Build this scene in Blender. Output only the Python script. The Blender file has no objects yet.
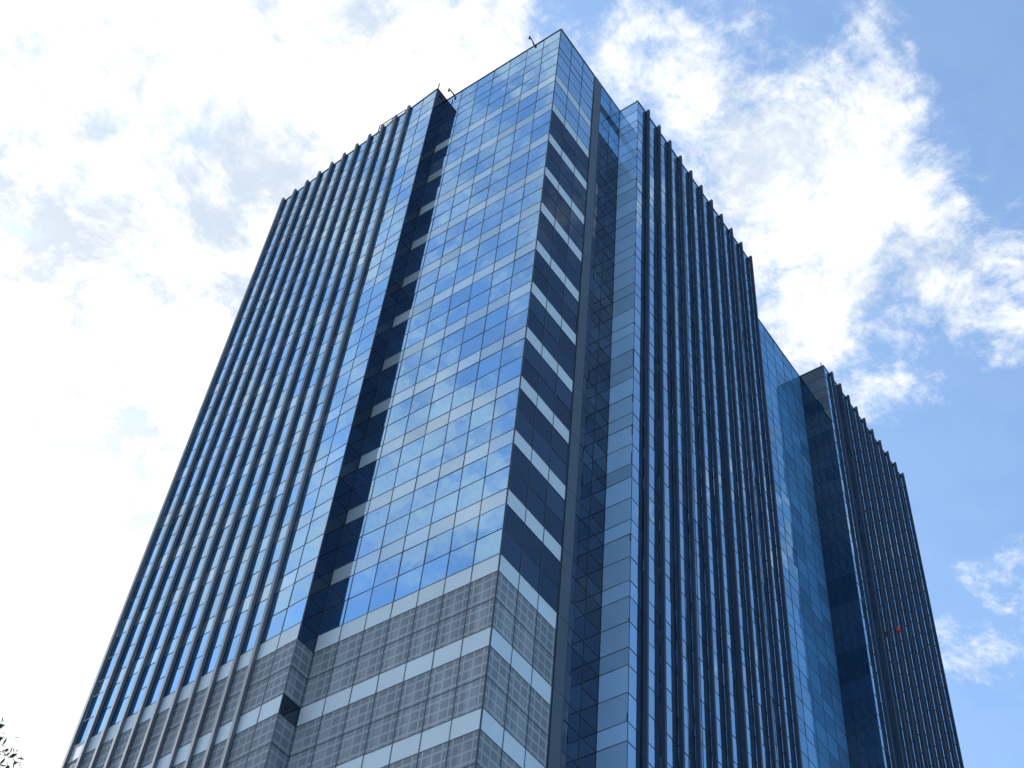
import bpy, math, random
from mathutils import Vector, Matrix
random.seed(7)
sc=bpy.context.scene
sc.view_settings.view_transform='Standard'
try: sc.view_settings.look='None'
except: pass
sc.view_settings.exposure=0

# ---------------------------------------------------------------- materials
def newmat(name):
    m=bpy.data.materials.new(name);m.use_nodes=True
    nt=m.node_tree;nt.nodes.clear()
    out=nt.nodes.new('ShaderNodeOutputMaterial')
    return m,nt,out
def N(nt,t,**k):
    n=nt.nodes.new(t)
    for a,b in k.items(): setattr(n,a,b)
    return n
def math_node(nt,op,a,b=None,c=None,clamp=False):
    n=N(nt,'ShaderNodeMath',operation=op);n.use_clamp=clamp
    for i,v in enumerate((a,b,c)):
        if v is None: continue
        if isinstance(v,(int,float)): n.inputs[i].default_value=v
        else: nt.links.new(v,n.inputs[i])
    return n.outputs[0]
def solid(name,col,rough=0.6,metal=0.0,var=0.15,scale=0.6,spec=0.4):
    m,nt,out=newmat(name)
    b=N(nt,'ShaderNodeBsdfPrincipled')
    tc=N(nt,'ShaderNodeTexCoord');no=N(nt,'ShaderNodeTexNoise')
    no.inputs['Scale'].default_value=scale;no.inputs['Detail'].default_value=4
    nt.links.new(tc.outputs['Object'],no.inputs['Vector'])
    geo=N(nt,'ShaderNodeNewGeometry')
    s=math_node(nt,'MULTIPLY_ADD',no.outputs[0],2*var,1-var)
    s2=math_node(nt,'MULTIPLY_ADD',geo.outputs['Random Per Island'],var,-var/2)
    s=math_node(nt,'ADD',s,s2)
    mx=N(nt,'ShaderNodeVectorMath',operation='SCALE')
    mx.inputs[0].default_value=col[:3];nt.links.new(s,mx.inputs['Scale'])
    nt.links.new(mx.outputs[0],b.inputs['Base Color'])
    b.inputs['Roughness'].default_value=rough;b.inputs['Metallic'].default_value=metal
    b.inputs['Specular IOR Level'].default_value=spec
    nt.links.new(b.outputs[0],out.inputs[0])
    return m
def glass(name,refl,body,rough=0.015,fres=0.25,var=0.18):
    """coated architectural glass: tinted mirror reflection over a dark interior"""
    m,nt,out=newmat(name)
    g=N(nt,'ShaderNodeBsdfGlossy');g.inputs['Roughness'].default_value=rough
    d=N(nt,'ShaderNodeBsdfDiffuse')
    geo=N(nt,'ShaderNodeNewGeometry')
    s=math_node(nt,'MULTIPLY_ADD',geo.outputs['Random Per Island'],var,1-var/2)
    v=N(nt,'ShaderNodeVectorMath',operation='SCALE');v.inputs[0].default_value=refl
    nt.links.new(s,v.inputs['Scale'])
    fr=N(nt,'ShaderNodeFresnel');fr.inputs['IOR'].default_value=1.5
    mix=N(nt,'ShaderNodeMix',data_type='RGBA')
    nt.links.new(math_node(nt,'MULTIPLY',fr.outputs[0],fres/0.25,clamp=True),mix.inputs[0])
    nt.links.new(v.outputs[0],mix.inputs[6]);mix.inputs[7].default_value=(0.72,0.88,0.98,1)
    nt.links.new(mix.outputs[2],g.inputs['Color'])
    s3=math_node(nt,'MULTIPLY_ADD',geo.outputs['Random Per Island'],0.5,0.75)
    v2=N(nt,'ShaderNodeVectorMath',operation='SCALE');v2.inputs[0].default_value=body
    nt.links.new(s3,v2.inputs['Scale']);nt.links.new(v2.outputs[0],d.inputs['Color'])
    tc=N(nt,'ShaderNodeTexCoord');no=N(nt,'ShaderNodeTexNoise')
    no.inputs['Scale'].default_value=0.9;no.inputs['Detail'].default_value=1
    nt.links.new(tc.outputs['Object'],no.inputs['Vector'])
    bp=N(nt,'ShaderNodeBump');bp.inputs['Strength'].default_value=0.5;bp.inputs['Distance'].default_value=0.006
    nt.links.new(no.outputs[0],bp.inputs['Height']);nt.links.new(bp.outputs[0],g.inputs['Normal'])
    ad=N(nt,'ShaderNodeAddShader')
    nt.links.new(g.outputs[0],ad.inputs[0]);nt.links.new(d.outputs[0],ad.inputs[1])
    nt.links.new(ad.outputs[0],out.inputs[0])
    return m
def mesh_screen(name,col,alpha):
    """expanded-metal screen: see-through mesh carried on a fine lattice of flats"""
    m,nt,out=newmat(name)
    t=N(nt,'ShaderNodeBsdfTransparent');d=N(nt,'ShaderNodeBsdfPrincipled')
    geo=N(nt,'ShaderNodeNewGeometry')
    tc=N(nt,'ShaderNodeTexCoord');sp=N(nt,'ShaderNodeSeparateXYZ');nt.links.new(tc.outputs['Object'],sp.inputs[0])
    fz=math_node(nt,'FRACT',math_node(nt,'DIVIDE',sp.outputs[2],0.53))
    hx=math_node(nt,'ADD',sp.outputs[0],sp.outputs[1])
    fx=math_node(nt,'FRACT',math_node(nt,'DIVIDE',hx,0.50))
    lz=math_node(nt,'LESS_THAN',fz,0.22);lx=math_node(nt,'LESS_THAN',fx,0.16)
    ln=math_node(nt,'MAXIMUM',lz,lx)
    v=N(nt,'ShaderNodeVectorMath',operation='SCALE');v.inputs[0].default_value=col
    nt.links.new(math_node(nt,'MULTIPLY_ADD',geo.outputs['Random Per Island'],0.2,0.9),v.inputs['Scale'])
    nt.links.new(v.outputs[0],d.inputs['Base Color']);d.inputs['Roughness'].default_value=0.5
    mx=N(nt,'ShaderNodeMixShader');nt.links.new(math_node(nt,'MULTIPLY_ADD',ln,0.26,alpha),mx.inputs[0])
    nt.links.new(t.outputs[0],mx.inputs[1]);nt.links.new(d.outputs[0],mx.inputs[2])
    nt.links.new(mx.outputs[0],out.inputs[0]);return m

M={}
M['glass_l']=glass('blue_reflective_glass',(0.19,0.35,0.53),(0.010,0.020,0.036),var=0.14)
M['glass_r']=glass('deep_blue_reflective_glass',(0.33,0.50,0.66),(0.008,0.02,0.04))
M['glass_b']=glass('blue_opacified_glass',(0.13,0.20,0.26),(0.06,0.17,0.34),fres=0.10,var=0.1)
M['glass_p']=glass('pale_blue_opacified_glass',(0.22,0.29,0.36),(0.26,0.43,0.66),fres=0.12,var=0.1,rough=0.1)
M['glass_d']=glass('dark_reflection_glass',(0.055,0.08,0.115),(0.004,0.007,0.013),fres=0.06,var=0.4)  # dark reflection put into the pane tint, nothing stands there to mirror
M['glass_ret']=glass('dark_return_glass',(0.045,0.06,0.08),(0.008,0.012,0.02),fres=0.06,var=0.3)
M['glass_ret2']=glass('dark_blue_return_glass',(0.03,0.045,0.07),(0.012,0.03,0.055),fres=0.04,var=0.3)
M['band']=solid('pale_spandrel_panel',(0.56,0.64,0.74),rough=0.35,var=0.08,spec=0.6)
M['band_u']=glass('pale_spandrel_glass',(0.17,0.23,0.29),(0.28,0.33,0.39),rough=0.06,var=0.1,fres=0.15)
M['band_g']=glass('spandrel_glass',(0.25,0.38,0.52),(0.05,0.06,0.07),rough=0.05)
M['mull']=solid('dark_mullion',(0.05,0.065,0.085),rough=0.4,metal=0.3)
M['mull_d']=solid('black_mullion',(0.018,0.025,0.036),rough=0.5)
M['mull_b']=solid('blue_grey_mullion',(0.04,0.07,0.11),rough=0.5)
M['fin']=solid('anodised_fin',(0.13,0.155,0.20),rough=0.45,metal=0.1,var=0.1)
M['fin_r']=solid('anodised_fin_dark',(0.028,0.045,0.085),rough=0.6,metal=0.0,var=0.1,spec=0.25)
M['strip']=solid('grey_metal_column_cover',(0.06,0.085,0.12),rough=0.45,metal=0.2)
M['mesh']=mesh_screen('parking_mesh_screen',(0.40,0.45,0.54),0.46)
M['conc']=solid('parking_concrete',(0.36,0.38,0.42),rough=0.9)
M['dark']=solid('building_core',(0.02,0.022,0.025),rough=0.9)
M['roof']=solid('roof_membrane',(0.25,0.25,0.24),rough=0.9)
M['steel']=solid('galvanised_steel',(0.12,0.12,0.13),rough=0.5,metal=0.5)
M['red']=solid('red_paint',(0.7,0.02,0.04),rough=0.5)

# ---------------------------------------------------------------- mesh batching
class Batch:
    def __init__(s,name): s.name=name;s.v=[];s.f=[];s.mi=[];s.mats=[]
    def mat(s,k):
        if k not in s.mats: s.mats.append(k)
        return s.mats.index(k)
    def quad(s,a,b,c,d,k):
        i=len(s.v);s.v+=[a,b,c,d];s.f.append((i,i+1,i+2,i+3));s.mi.append(s.mat(k))
    def box(s,o,u,n,u0,u1,z0,z1,n0,n1,k):
        P=[o+u*a+n*b+Vector((0,0,c)) for c in (z0,z1) for b in (n0,n1) for a in (u0,u1)]
        i=len(s.v);s.v+=P
        for q in ((0,1,3,2),(4,6,7,5),(0,4,5,1),(2,3,7,6),(0,2,6,4),(1,5,7,3)):
            s.f.append(tuple(i+j for j in q));s.mi.append(s.mat(k))
    def build(s,parent=None,smooth=False):
        me=bpy.data.meshes.new(s.name);me.from_pydata([tuple(p) for p in s.v],[],s.f)
        for k in s.mats: me.materials.append(M[k])
        me.polygons.foreach_set('material_index',s.mi);me.update()
        ob=bpy.data.objects.new(s.name,me);sc.collection.objects.link(ob)
        if parent: ob.parent=parent
        return ob

# ---------------------------------------------------------------- tower dimensions (metres)
CX,CY=34.28,28.99
TOP=100.28; FL0=38.03; FH=4.24; BAND=1.05
KMIN,KMAX=-8,14
PARK=FL0+2*FH        # top of the screened parking storeys
L1=Vector((33.14,39.43,0)); L2=Vector((34.30,55.90,0))
X1,X2,X3,X4=42.18,59.12,71.41,86.29
YR,YREC=27.41,29.65
tower=bpy.data.objects.new('glass_office_tower',None);sc.collection.objects.link(tower)

def floors():
    for k in range(KMIN,KMAX+1): yield k,FL0+k*FH
def facade(name,a,b,ncols,gl,band='band',parking=True,rows=2,upper=None,band_alt=None,tilt=0.004,mw=0.018,vm=True,hm=True,bandtop=99,cap=True,mull='mull'):
    """curtain wall between plan points a->b (left to right seen from outside)"""
    a=Vector((a[0],a[1],0));b=Vector((b[0],b[1],0));u=(b-a);L=u.length;u.normalize()
    n=Vector((u.y,-u.x,0))
    B=Batch(name)
    w=L/ncols
    def panel(u0,u1,z0,z1,k):
        tu=random.gauss(0,tilt)*(u1-u0)/2; tz=random.gauss(0,tilt)*(z1-z0)/2
        P=lambda uu,zz,dn: a+u*uu+n*dn+Vector((0,0,zz))
        B.quad(P(u0,z0,-tu-tz),P(u1,z0,tu-tz),P(u1,z1,tu+tz),P(u0,z1,-tu+tz),k)
    zs=[]
    for k,z in floors():
        top=z; bot=z-FH
        park = parking and z<=PARK+0.01
        for c in range(ncols):
            u0,u1=c*w,(c+1)*w
            g=gl
            if upper and bot>upper[0]: g=upper[1]
            bm=band if k<=bandtop else g
            if (band_alt and not park): bm=band_alt if k<=bandtop else g
            if park:
                P=lambda uu,zz: a+u*uu+Vector((0,0,zz))
                B.quad(P(u0,bot),P(u1,bot),P(u1,top-BAND),P(u0,top-BAND),'mesh')
            else:
                for r in range(rows):
                    h=(FH-BAND)/rows
                    panel(u0,u1,bot+r*h,bot+(r+1)*h,g)
            panel(u0,u1,top-BAND,top,bm)
        zs+= [top,top-BAND]+([top-BAND-(FH-BAND)/rows*i for i in range(1,rows)])
    zt=FL0+KMAX*FH
    for c in range(ncols):
        g=upper[1] if upper else gl
        panel(c*w,(c+1)*w,zt,TOP-1.4,g);panel(c*w,(c+1)*w,TOP-1.4,TOP,g)
    zs+=[TOP-1.4]
    if hm:
        for z in zs: B.box(a,u,n,0,L,z-mw*.9,z+mw*.9,-0.05,0.014,mull)
    if vm:
        for c in range(ncols+1):
            uu=min(max(c*w,0.02),L-0.02)
            B.box(a,u,n,uu-mw,uu+mw,0.6,TOP,-0.05,0.018,mull)
    if cap: B.box(a,u,n,0,L,TOP,TOP+0.10,-0.25,0.04,'strip')
    B.build(tower);return
def fins(name,a,b,us,w=0.16,p=0.28,over=0.32,mat='fin'):
    a=Vector((a[0],a[1],0));b=Vector((b[0],b[1],0));u=(b-a).normalized();n=Vector((u.y,-u.x,0))
    B=Batch(name)
    for s in us:
        B.box(a,u,n,s-w/2,s+w/2,0.6,TOP+over,0.05,p,mat)
        B.box(a,u,n,s-w/2-.02,s+w/2+.02,TOP+.1,TOP+.2,-0.6,0.05,mat)
    B.build(tower)

facade('left_wing_curtain_wall',L2,L1,12,'glass_l',band='band',band_alt='band_g')
step=1.36
fins('left_wing_fins',L2,L1,[0.1+step*i for i in range(11)],w=0.20,p=0.22)
facade('left_wing_return',L1,(CX,L1.y),1,'glass_ret',band='glass_ret',parking=True,vm=False,mull='mull_d')
facade('prow_left_curtain_wall',(CX,L1.y),(CX,CY),7,'glass_l',band='band',band_alt='band_u',bandtop=13)
facade('prow_right_curtain_wall',(CX,CY),(CX+4.4,CY),3,'glass_d',band='band',upper=(FL0+11.6*FH,'glass_r'),bandtop=13)  # reflection painted by tint: dark panes below, sky-bright panes on top
facade('prow_right_inner_bay',(CX+5.3,CY),(X1,CY),2,'glass_d',band='glass_d',parking=False,upper=(FL0+12.6*FH,'glass_b'),mull='mull_d')  # same tinted-in reflection, brighter glass in the top storeys
B=Batch('column_cover')
o=Vector((CX+4.4,CY,0));u=Vector((1,0,0));n=Vector((0,-1,0))
for k,z in floors(): B.box(o,u,n,0.05,0.85,z-FH+0.012,z-0.012,-0.3,0.05,'strip')
B.box(o,u,n,0.05,0.85,FL0+KMAX*FH+.01,TOP+0.1,-0.3,0.05,'strip')
B.box(o,u,n,0.06,0.84,0.5,TOP,-0.3,0.03,'mull')
B.build(tower)
facade('middle_wing_return',(X1,CY),(X1,YR),1,'glass_p',band='glass_p',parking=False,vm=False)
facade('middle_wing_curtain_wall',(X1,YR),(X2,YR),13,'glass_r',band='glass_r',parking=False)
n1=10; s1=(X2-X1-1.5)/(n1)
fins('middle_wing_fins',(X1,YR),(X2,YR),[1.2+s1*i for i in range(n1+1)],mat='fin_r')
facade('middle_wing_far_return',(X2,YR),(X2,YREC),1,'glass_b',band='glass_b',parking=False,vm=False)
facade('recessed_curtain_wall',(X2,YREC),(X3,YREC),8,'glass_b',band='glass_b',parking=False,mull='mull_b')
facade('right_wing_return',(X3,YREC),(X3,YR),1,'glass_ret2',band='glass_ret2',parking=False,vm=False,mull='mull_b')
facade('right_wing_curtain_wall',(X3,YR),(X4,YR),11,'glass_r',band='glass_r',parking=False)
n2=9; s2=(X4-X3-1.5)/n2
fins('right_wing_fins',(X3,YR),(X4,YR),[1.2+s2*i for i in range(n2+1)],mat='fin_r')
YB=55.9
facade('end_curtain_wall',(X4,YR),(X4,YB),18,'glass_r',band='band_g',parking=False)
facade('rear_curtain_wall',(X4,YB),(L2.x,YB),32,'glass_r',band='band_g',parking=False)

def inset_poly(d):
    return [(L2.x+d,YB-d),(L1.x+d+0.1,L1.y+d*0.2),(CX+d,L1.y+d*0.2),(CX+d,CY+d),(X1+d*.3,CY+d),(X1+d*.3,YR+d),(X2-d*.3,YR+d),
            (X2-d*.3,YREC+d),(X3+d*.3,YREC+d),(X3+d*.3,YR+d),(X4-d,YR+d),(X4-d,YB-d)]
def prism(name,poly,z0,z1,mat,mtop=None):
    B=Batch(name);nn=len(poly)
    for i in range(nn):
        p,q=poly[i],poly[(i+1)%nn]
        B.quad(Vector((*p,z0)),Vector((*q,z0)),Vector((*q,z1)),Vector((*p,z1)),mat)
    i=len(B.v);B.v+=[Vector((*p,z1)) for p in poly];B.f.append(tuple(range(i,i+nn)));B.mi.append(B.mat(mtop or mat))
    i=len(B.v);B.v+=[Vector((*p,z0)) for p in poly];B.f.append(tuple(reversed(range(i,i+nn))));B.mi.append(B.mat(mat))
    return B.build(tower)
prism('office_core',inset_poly(0.35),PARK-0.3,TOP-1.0,'dark','roof')
prism('parking_core',[(37.5,52),(37.5,33),(84,33),(84,52)],0,PARK-0.4,'dark')
for k,z in floors():
    if z<PARK-1: prism('parking_slab',inset_poly(0.25),z-0.75,z-0.35,'conc')
B=Batch('parking_columns')
ux=Vector((1,0,0));ny=Vector((0,-1,0))
for yy in [CY+0.9+1.56*i for i in range(16)]:
    B.box(Vector((CX+0.30,yy,0)),ux,ny,0,0.3,0,PARK-0.5,-0.35,0,'conc')
for xx in [CX+1.6,CX+3.1]:
    B.box(Vector((xx,CY+0.6,0)),ux,ny,0,0.35,0,PARK-0.5,-0.3,0,'conc')
B.build(tower)

def rod(B,p,q,r,k):
    p=Vector(p);q=Vector(q);d=(q-p);L=d.length;d.normalize()
    s=d.orthogonal().normalized();t=d.cross(s)
    i=len(B.v)
    for c in (p,q):
        for j in range(6):
            an=j*math.pi/3;B.v.append(c+(s*math.cos(an)+t*math.sin(an))*r)
    for j in range(6):
        B.f.append((i+j,i+(j+1)%6,i+6+(j+1)%6,i+6+j));B.mi.append(B.mat(k))
    B.f.append(tuple(i+j for j in range(6)));B.mi.append(B.mat(k))
    B.f.append(tuple(i+6+j for j in range(6)));B.mi.append(B.mat(k))
B=Batch('roof_davits_and_rods')
T=TOP
def davit(x,y,dx,dy,h=1.5,l=1.3):
    rod(B,(x,y,T-0.9),(x,y,T+h),0.06,'steel')
    rod(B,(x,y,T+h),(x+dx*l,y+dy*l,T+h+0.25),0.05,'steel')
    rod(B,(x,y,T+h*0.4),(x+dx*l*.6,y+dy*l*.6,T+h+0.1),0.035,'steel')
    rod(B,(x+dx*l,y+dy*l,T+h+0.25),(x+dx*l,y+dy*l,T+h-0.1),0.08,'steel')
davit(CX+0.3,CY+2.6,-1,0,0.9,0.7)
davit(CX+0.4,L1.y-0.6,-1,0.2,0.5,0.8)
rod(B,(L1.x+.3,L1.y+.3,T-.9),(L1.x+.3,L1.y+.3,T+1.7),0.05,'steel')
rod(B,(X1+.3,YR+.3,T-.9),(X1+.3,YR+.3,T+1.0),0.045,'steel')
rod(B,(X3+.3,YR+.3,T-.9),(X3+.3,YR+.3,T+1.0),0.05,'steel')
for yy in (43.0,44.3,45.6): rod(B,(33.6,yy,T-.9),(33.6,yy,T+1.2),0.04,'steel')
rod(B,(33.6,43.0,T+1.2),(33.6,45.6,T+1.2),0.04,'steel');rod(B,(33.6,43.0,T+.75),(33.6,45.6,T+.75),0.03,'steel')
B.build(tower)
B=Batch('red_warning_lamp')
rod(B,(77.0,YR-0.02,74.6),(77.0,YR-0.45,74.7),0.04,'steel')
rod(B,(77.0,YR-0.45,74.6),(77.0,YR-0.45,75.0),0.13,'red')
B.build(tower)

# ---------------------------------------------------------------- ground, pavement, road
def sheet(name,x0,x1,y0,y1,z,mat):
    me=bpy.data.meshes.new(name);me.from_pydata([(x0,y0,z),(x1,y0,z),(x1,y1,z),(x0,y1,z)],[],[(0,1,2,3)])
    me.materials.append(mat);ob=bpy.data.objects.new(name,me);sc.collection.objects.link(ob);return ob
sheet('ground',-3000,3000,-3000,3000,0,solid('grass_ground',(0.07,0.09,0.04),rough=0.95,scale=0.05,var=.3))
B=Batch('pavement');M['pave']=solid('concrete_paving',(0.30,0.30,0.29),rough=0.9)
B.box(Vector((0,0,0)),Vector((1,0,0)),Vector((0,1,0)),-6,120,0.004,0.13,-2,75,'pave');B.build()
sheet('road',-200,300,-16,-4,0.006,solid('asphalt',(0.05,0.05,0.052),rough=0.9,scale=3))
B=Batch('road_markings');M['paint']=solid('white_road_paint',(0.7,0.7,0.68),rough=0.7)
for i in range(-30,50):
    x=i*6.0;z=0.010
    B.quad(Vector((x,-10.07,z)),Vector((x+3,-10.07,z)),Vector((x+3,-9.93,z)),Vector((x,-9.93,z)),'paint')
B.build()

# ---------------------------------------------------------------- tree (crown just enters bottom-left)
def tree(name,x,y,h,rad,seed):
    rnd=random.Random(seed)
    root=bpy.data.objects.new(name,None);sc.collection.objects.link(root)
    M['bark']=M.get('bark') or solid('bark',(0.10,0.07,0.05),rough=0.95)
    if 'leaf' not in M:
        m,nt,out=newmat('leaf_foliage');b=N(nt,'ShaderNodeBsdfPrincipled');g=N(nt,'ShaderNodeNewGeometry')
        cr=N(nt,'ShaderNodeValToRGB');cr.color_ramp.elements[0].color=(0.02,0.035,0.012,1);cr.color_ramp.elements[1].color=(0.09,0.12,0.035,1)
        nt.links.new(g.outputs['Random Per Island'],cr.inputs[0]);nt.links.new(cr.outputs[0],b.inputs['Base Color'])
        b.inputs['Roughness'].default_value=0.6;nt.links.new(b.outputs[0],out.inputs[0]);M['leaf']=m
    B=Batch('trunk_and_limbs')
    def limb(p,q,r0,r1):
        d=(q-p).normalized();s=d.orthogonal().normalized();t=d.cross(s);i=len(B.v)
        for c,r in ((p,r0),(q,r1)):
            for j in range(8): B.v.append(c+(s*math.cos(j*math.pi/4)+t*math.sin(j*math.pi/4))*r)
        for j in range(8): B.f.append((i+j,i+(j+1)%8,i+8+(j+1)%8,i+8+j));B.mi.append(B.mat('bark'))
    base=Vector((x,y,0.1));mid=base+Vector((0.2,0.1,h*0.4));limb(base,mid,0.28,0.2)
    C=base+Vector((0,0,h-rad*0.85))
    clumps=[]
    for i in range(46):
        v=Vector((rnd.gauss(0,1),rnd.gauss(0,1),rnd.gauss(0,1))).normalized()*(rnd.random()**0.4)
        if i<3: v=Vector((rnd.uniform(-.15,.15),rnd.uniform(-.15,.15),1.0))
        p=C+Vector((v.x*rad,v.y*rad,v.z*rad*0.8));clumps.append(p)
        if i<14: 
            k=mid.lerp(p,0.5)+Vector((0,0,0.3));limb(mid,k,0.1,0.06);limb(k,p,0.06,0.02)
    B.build(root)
    Lf=Batch('crown')
    for ci,p in enumerate(clumps):
        cr=rnd.uniform(0.5,0.85)
        for j in range(2600 if ci<3 else 650):
            v=Vector((rnd.uniform(-1,1),rnd.uniform(-1,1),rnd.uniform(-1,1)))
            if v.length>1: v=v.normalized()*rnd.random()
            c=p+v*cr;s=rnd.uniform(0.025,0.05)
            a=Vector((rnd.gauss(0,1),rnd.gauss(0,1),rnd.gauss(0,1))).normalized();b=a.orthogonal().normalized()
            Lf.quad(c-a*s,c-b*s*.6,c+a*s,c+b*s*.6,'leaf')
    Lf.build(root)
tree('broadleaf_tree',5.85,11.35,9.18,2.6,3)

# ---------------------------------------------------------------- sky
sun_dir=Vector((0.02,0.80,0.60)).normalized()
w=bpy.data.worlds.new('World');sc.world=w;w.use_nodes=True
nt=w.node_tree;nt.nodes.clear()
out=N(nt,'ShaderNodeOutputWorld');bg=N(nt,'ShaderNodeBackground');bg.inputs['Strength'].default_value=0.14
sky=N(nt,'ShaderNodeTexSky');sky.sky_type='NISHITA';sky.sun_disc=False
sky.sun_elevation=math.asin(sun_dir.z);sky.sun_rotation=math.atan2(sun_dir.x,sun_dir.y)
sky.air_density=1.0;sky.dust_density=0.8;sky.ozone_density=1.5
tc=N(nt,'ShaderNodeTexCoord');sep=N(nt,'ShaderNodeSeparateXYZ');nt.links.new(tc.outputs['Generated'],sep.inputs[0])
zc=math_node(nt,'ADD',math_node(nt,'MAXIMUM',sep.outputs[2],0.0),0.12)
px=math_node(nt,'DIVIDE',sep.outputs[0],zc);py=math_node(nt,'DIVIDE',sep.outputs[1],zc)
comb=N(nt,'ShaderNodeCombineXYZ');nt.links.new(px,comb.inputs[0]);nt.links.new(py,comb.inputs[1])
def noise(vec,scale,detail,rough,dist=0,off=(0,0,0)):
    mp=N(nt,'ShaderNodeMapping');mp.inputs['Location'].default_value=off;nt.links.new(vec,mp.inputs[0])
    n=N(nt,'ShaderNodeTexNoise');n.inputs['Scale'].default_value=scale;n.inputs['Detail'].default_value=detail
    n.inputs['Roughness'].default_value=rough;n.inputs['Distortion'].default_value=dist
    nt.links.new(mp.outputs[0],n.inputs['Vector']);return n.outputs[0]
P=comb.outputs[0]
n_big=noise(P,5.5,8,0.66,0.25,(3.1,1.7,0))
n_fine=noise(P,21,6,0.7,0.3,(0.3,5.7,0))
n_shade=noise(P,10,6,0.68,0.3,(7.7,2.2,0.0))
def mr(v,a,b,c,d,smooth=True):
    m=N(nt,'ShaderNodeMapRange');m.interpolation_type='SMOOTHSTEP' if smooth else 'LINEAR'
    nt.links.new(v,m.inputs[0])
    for i,x in enumerate((a,b,c,d)): m.inputs[i+1].default_value=x
    return m.outputs[0]
def blob(cx,cy,r0,r1,amp):
    dx=math_node(nt,'SUBTRACT',px,cx);dy=math_node(nt,'SUBTRACT',py,cy)
    d=math_node(nt,'SQRT',math_node(nt,'ADD',math_node(nt,'MULTIPLY',dx,dx),math_node(nt,'MULTIPLY',dy,dy)))
    return mr(d,r0,r1,amp,0.0)
q=math_node(nt,'SUBTRACT',py,px)
bias=mr(q,-0.22,0.12,-0.17,0.22)
for b in ((0.356,0.215,0.02,0.10,0.20),(0.43,0.165,0.02,0.14,0.20),(0.50,0.155,0.02,0.13,0.18),(0.60,0.185,0.02,0.16,0.27),
          (0.46,0.02,0.0,0.09,-0.2),(0.30,0.245,0.0,0.05,-0.15),(0.95,0.22,0.02,0.18,0.12)):
    bias=math_node(nt,'ADD',bias,blob(*b))
bias=math_node(nt,'ADD',bias,mr(px,-0.05,-0.35,0.0,-0.22))
nb=math_node(nt,'MULTIPLY_ADD',n_big,1.35,-0.175)
dens=math_node(nt,'ADD',math_node(nt,'ADD',nb,bias),math_node(nt,'MULTIPLY_ADD',n_fine,0.5,-0.25))
alpha=mr(dens,0.40,0.68,0.06,1.0)
shade=mr(math_node(nt,'ADD',n_shade,math_node(nt,'MULTIPLY_ADD',n_fine,0.4,-0.2)),0.33,0.54,0.0,1.0)
glow=mr(py,0.55,0.95,0.0,1.0)
cval=N(nt,'ShaderNodeMix',data_type='RGBA')
nt.links.new(math_node(nt,'MAXIMUM',shade,glow),cval.inputs[0])
cval.inputs[6].default_value=(5.0,5.7,6.6,1);cval.inputs[7].default_value=(8.2,8.3,8.4,1)
mix=N(nt,'ShaderNodeMix',data_type='RGBA');nt.links.new(alpha,mix.inputs[0])
sk=N(nt,'ShaderNodeVectorMath',operation='MULTIPLY');nt.links.new(sky.outputs[0],sk.inputs[0]);sk.inputs[1].default_value=(1.7,2.0,2.1)
nt.links.new(sk.outputs[0],mix.inputs[6]);nt.links.new(cval.outputs[2],mix.inputs[7])
nt.links.new(mix.outputs[2],bg.inputs[0]);nt.links.new(bg.outputs[0],out.inputs[0])

sl=bpy.data.lights.new('sun','SUN');sl.energy=2.6;sl.angle=math.radians(0.5);sl.color=(1,0.96,0.9)
so=bpy.data.objects.new('sun',sl);sc.collection.objects.link(so)
so.rotation_euler=sun_dir.to_track_quat('Z','Y').to_euler()

# ---------------------------------------------------------------- camera
F=1450.0;pi_,ro,az=[math.radians(v) for v in(51.67,7.02,40.73)]
fw=Vector((math.cos(pi_)*math.cos(az),math.cos(pi_)*math.sin(az),math.sin(pi_)))
r0=fw.cross(Vector((0,0,1))).normalized();u0=r0.cross(fw)
r=r0*math.cos(ro)+u0*math.sin(ro);u=-r0*math.sin(ro)+u0*math.cos(ro)
cam=bpy.data.cameras.new('camera');cam.sensor_width=36;cam.lens=F*36/1024;cam.clip_end=8000
co=bpy.data.objects.new('camera',cam);sc.collection.objects.link(co)
m=Matrix((( r.x,u.x,-fw.x,0),(r.y,u.y,-fw.y,0),(r.z,u.z,-fw.z,1.6),(0,0,0,1)))
co.matrix_world=m
sc.camera=co
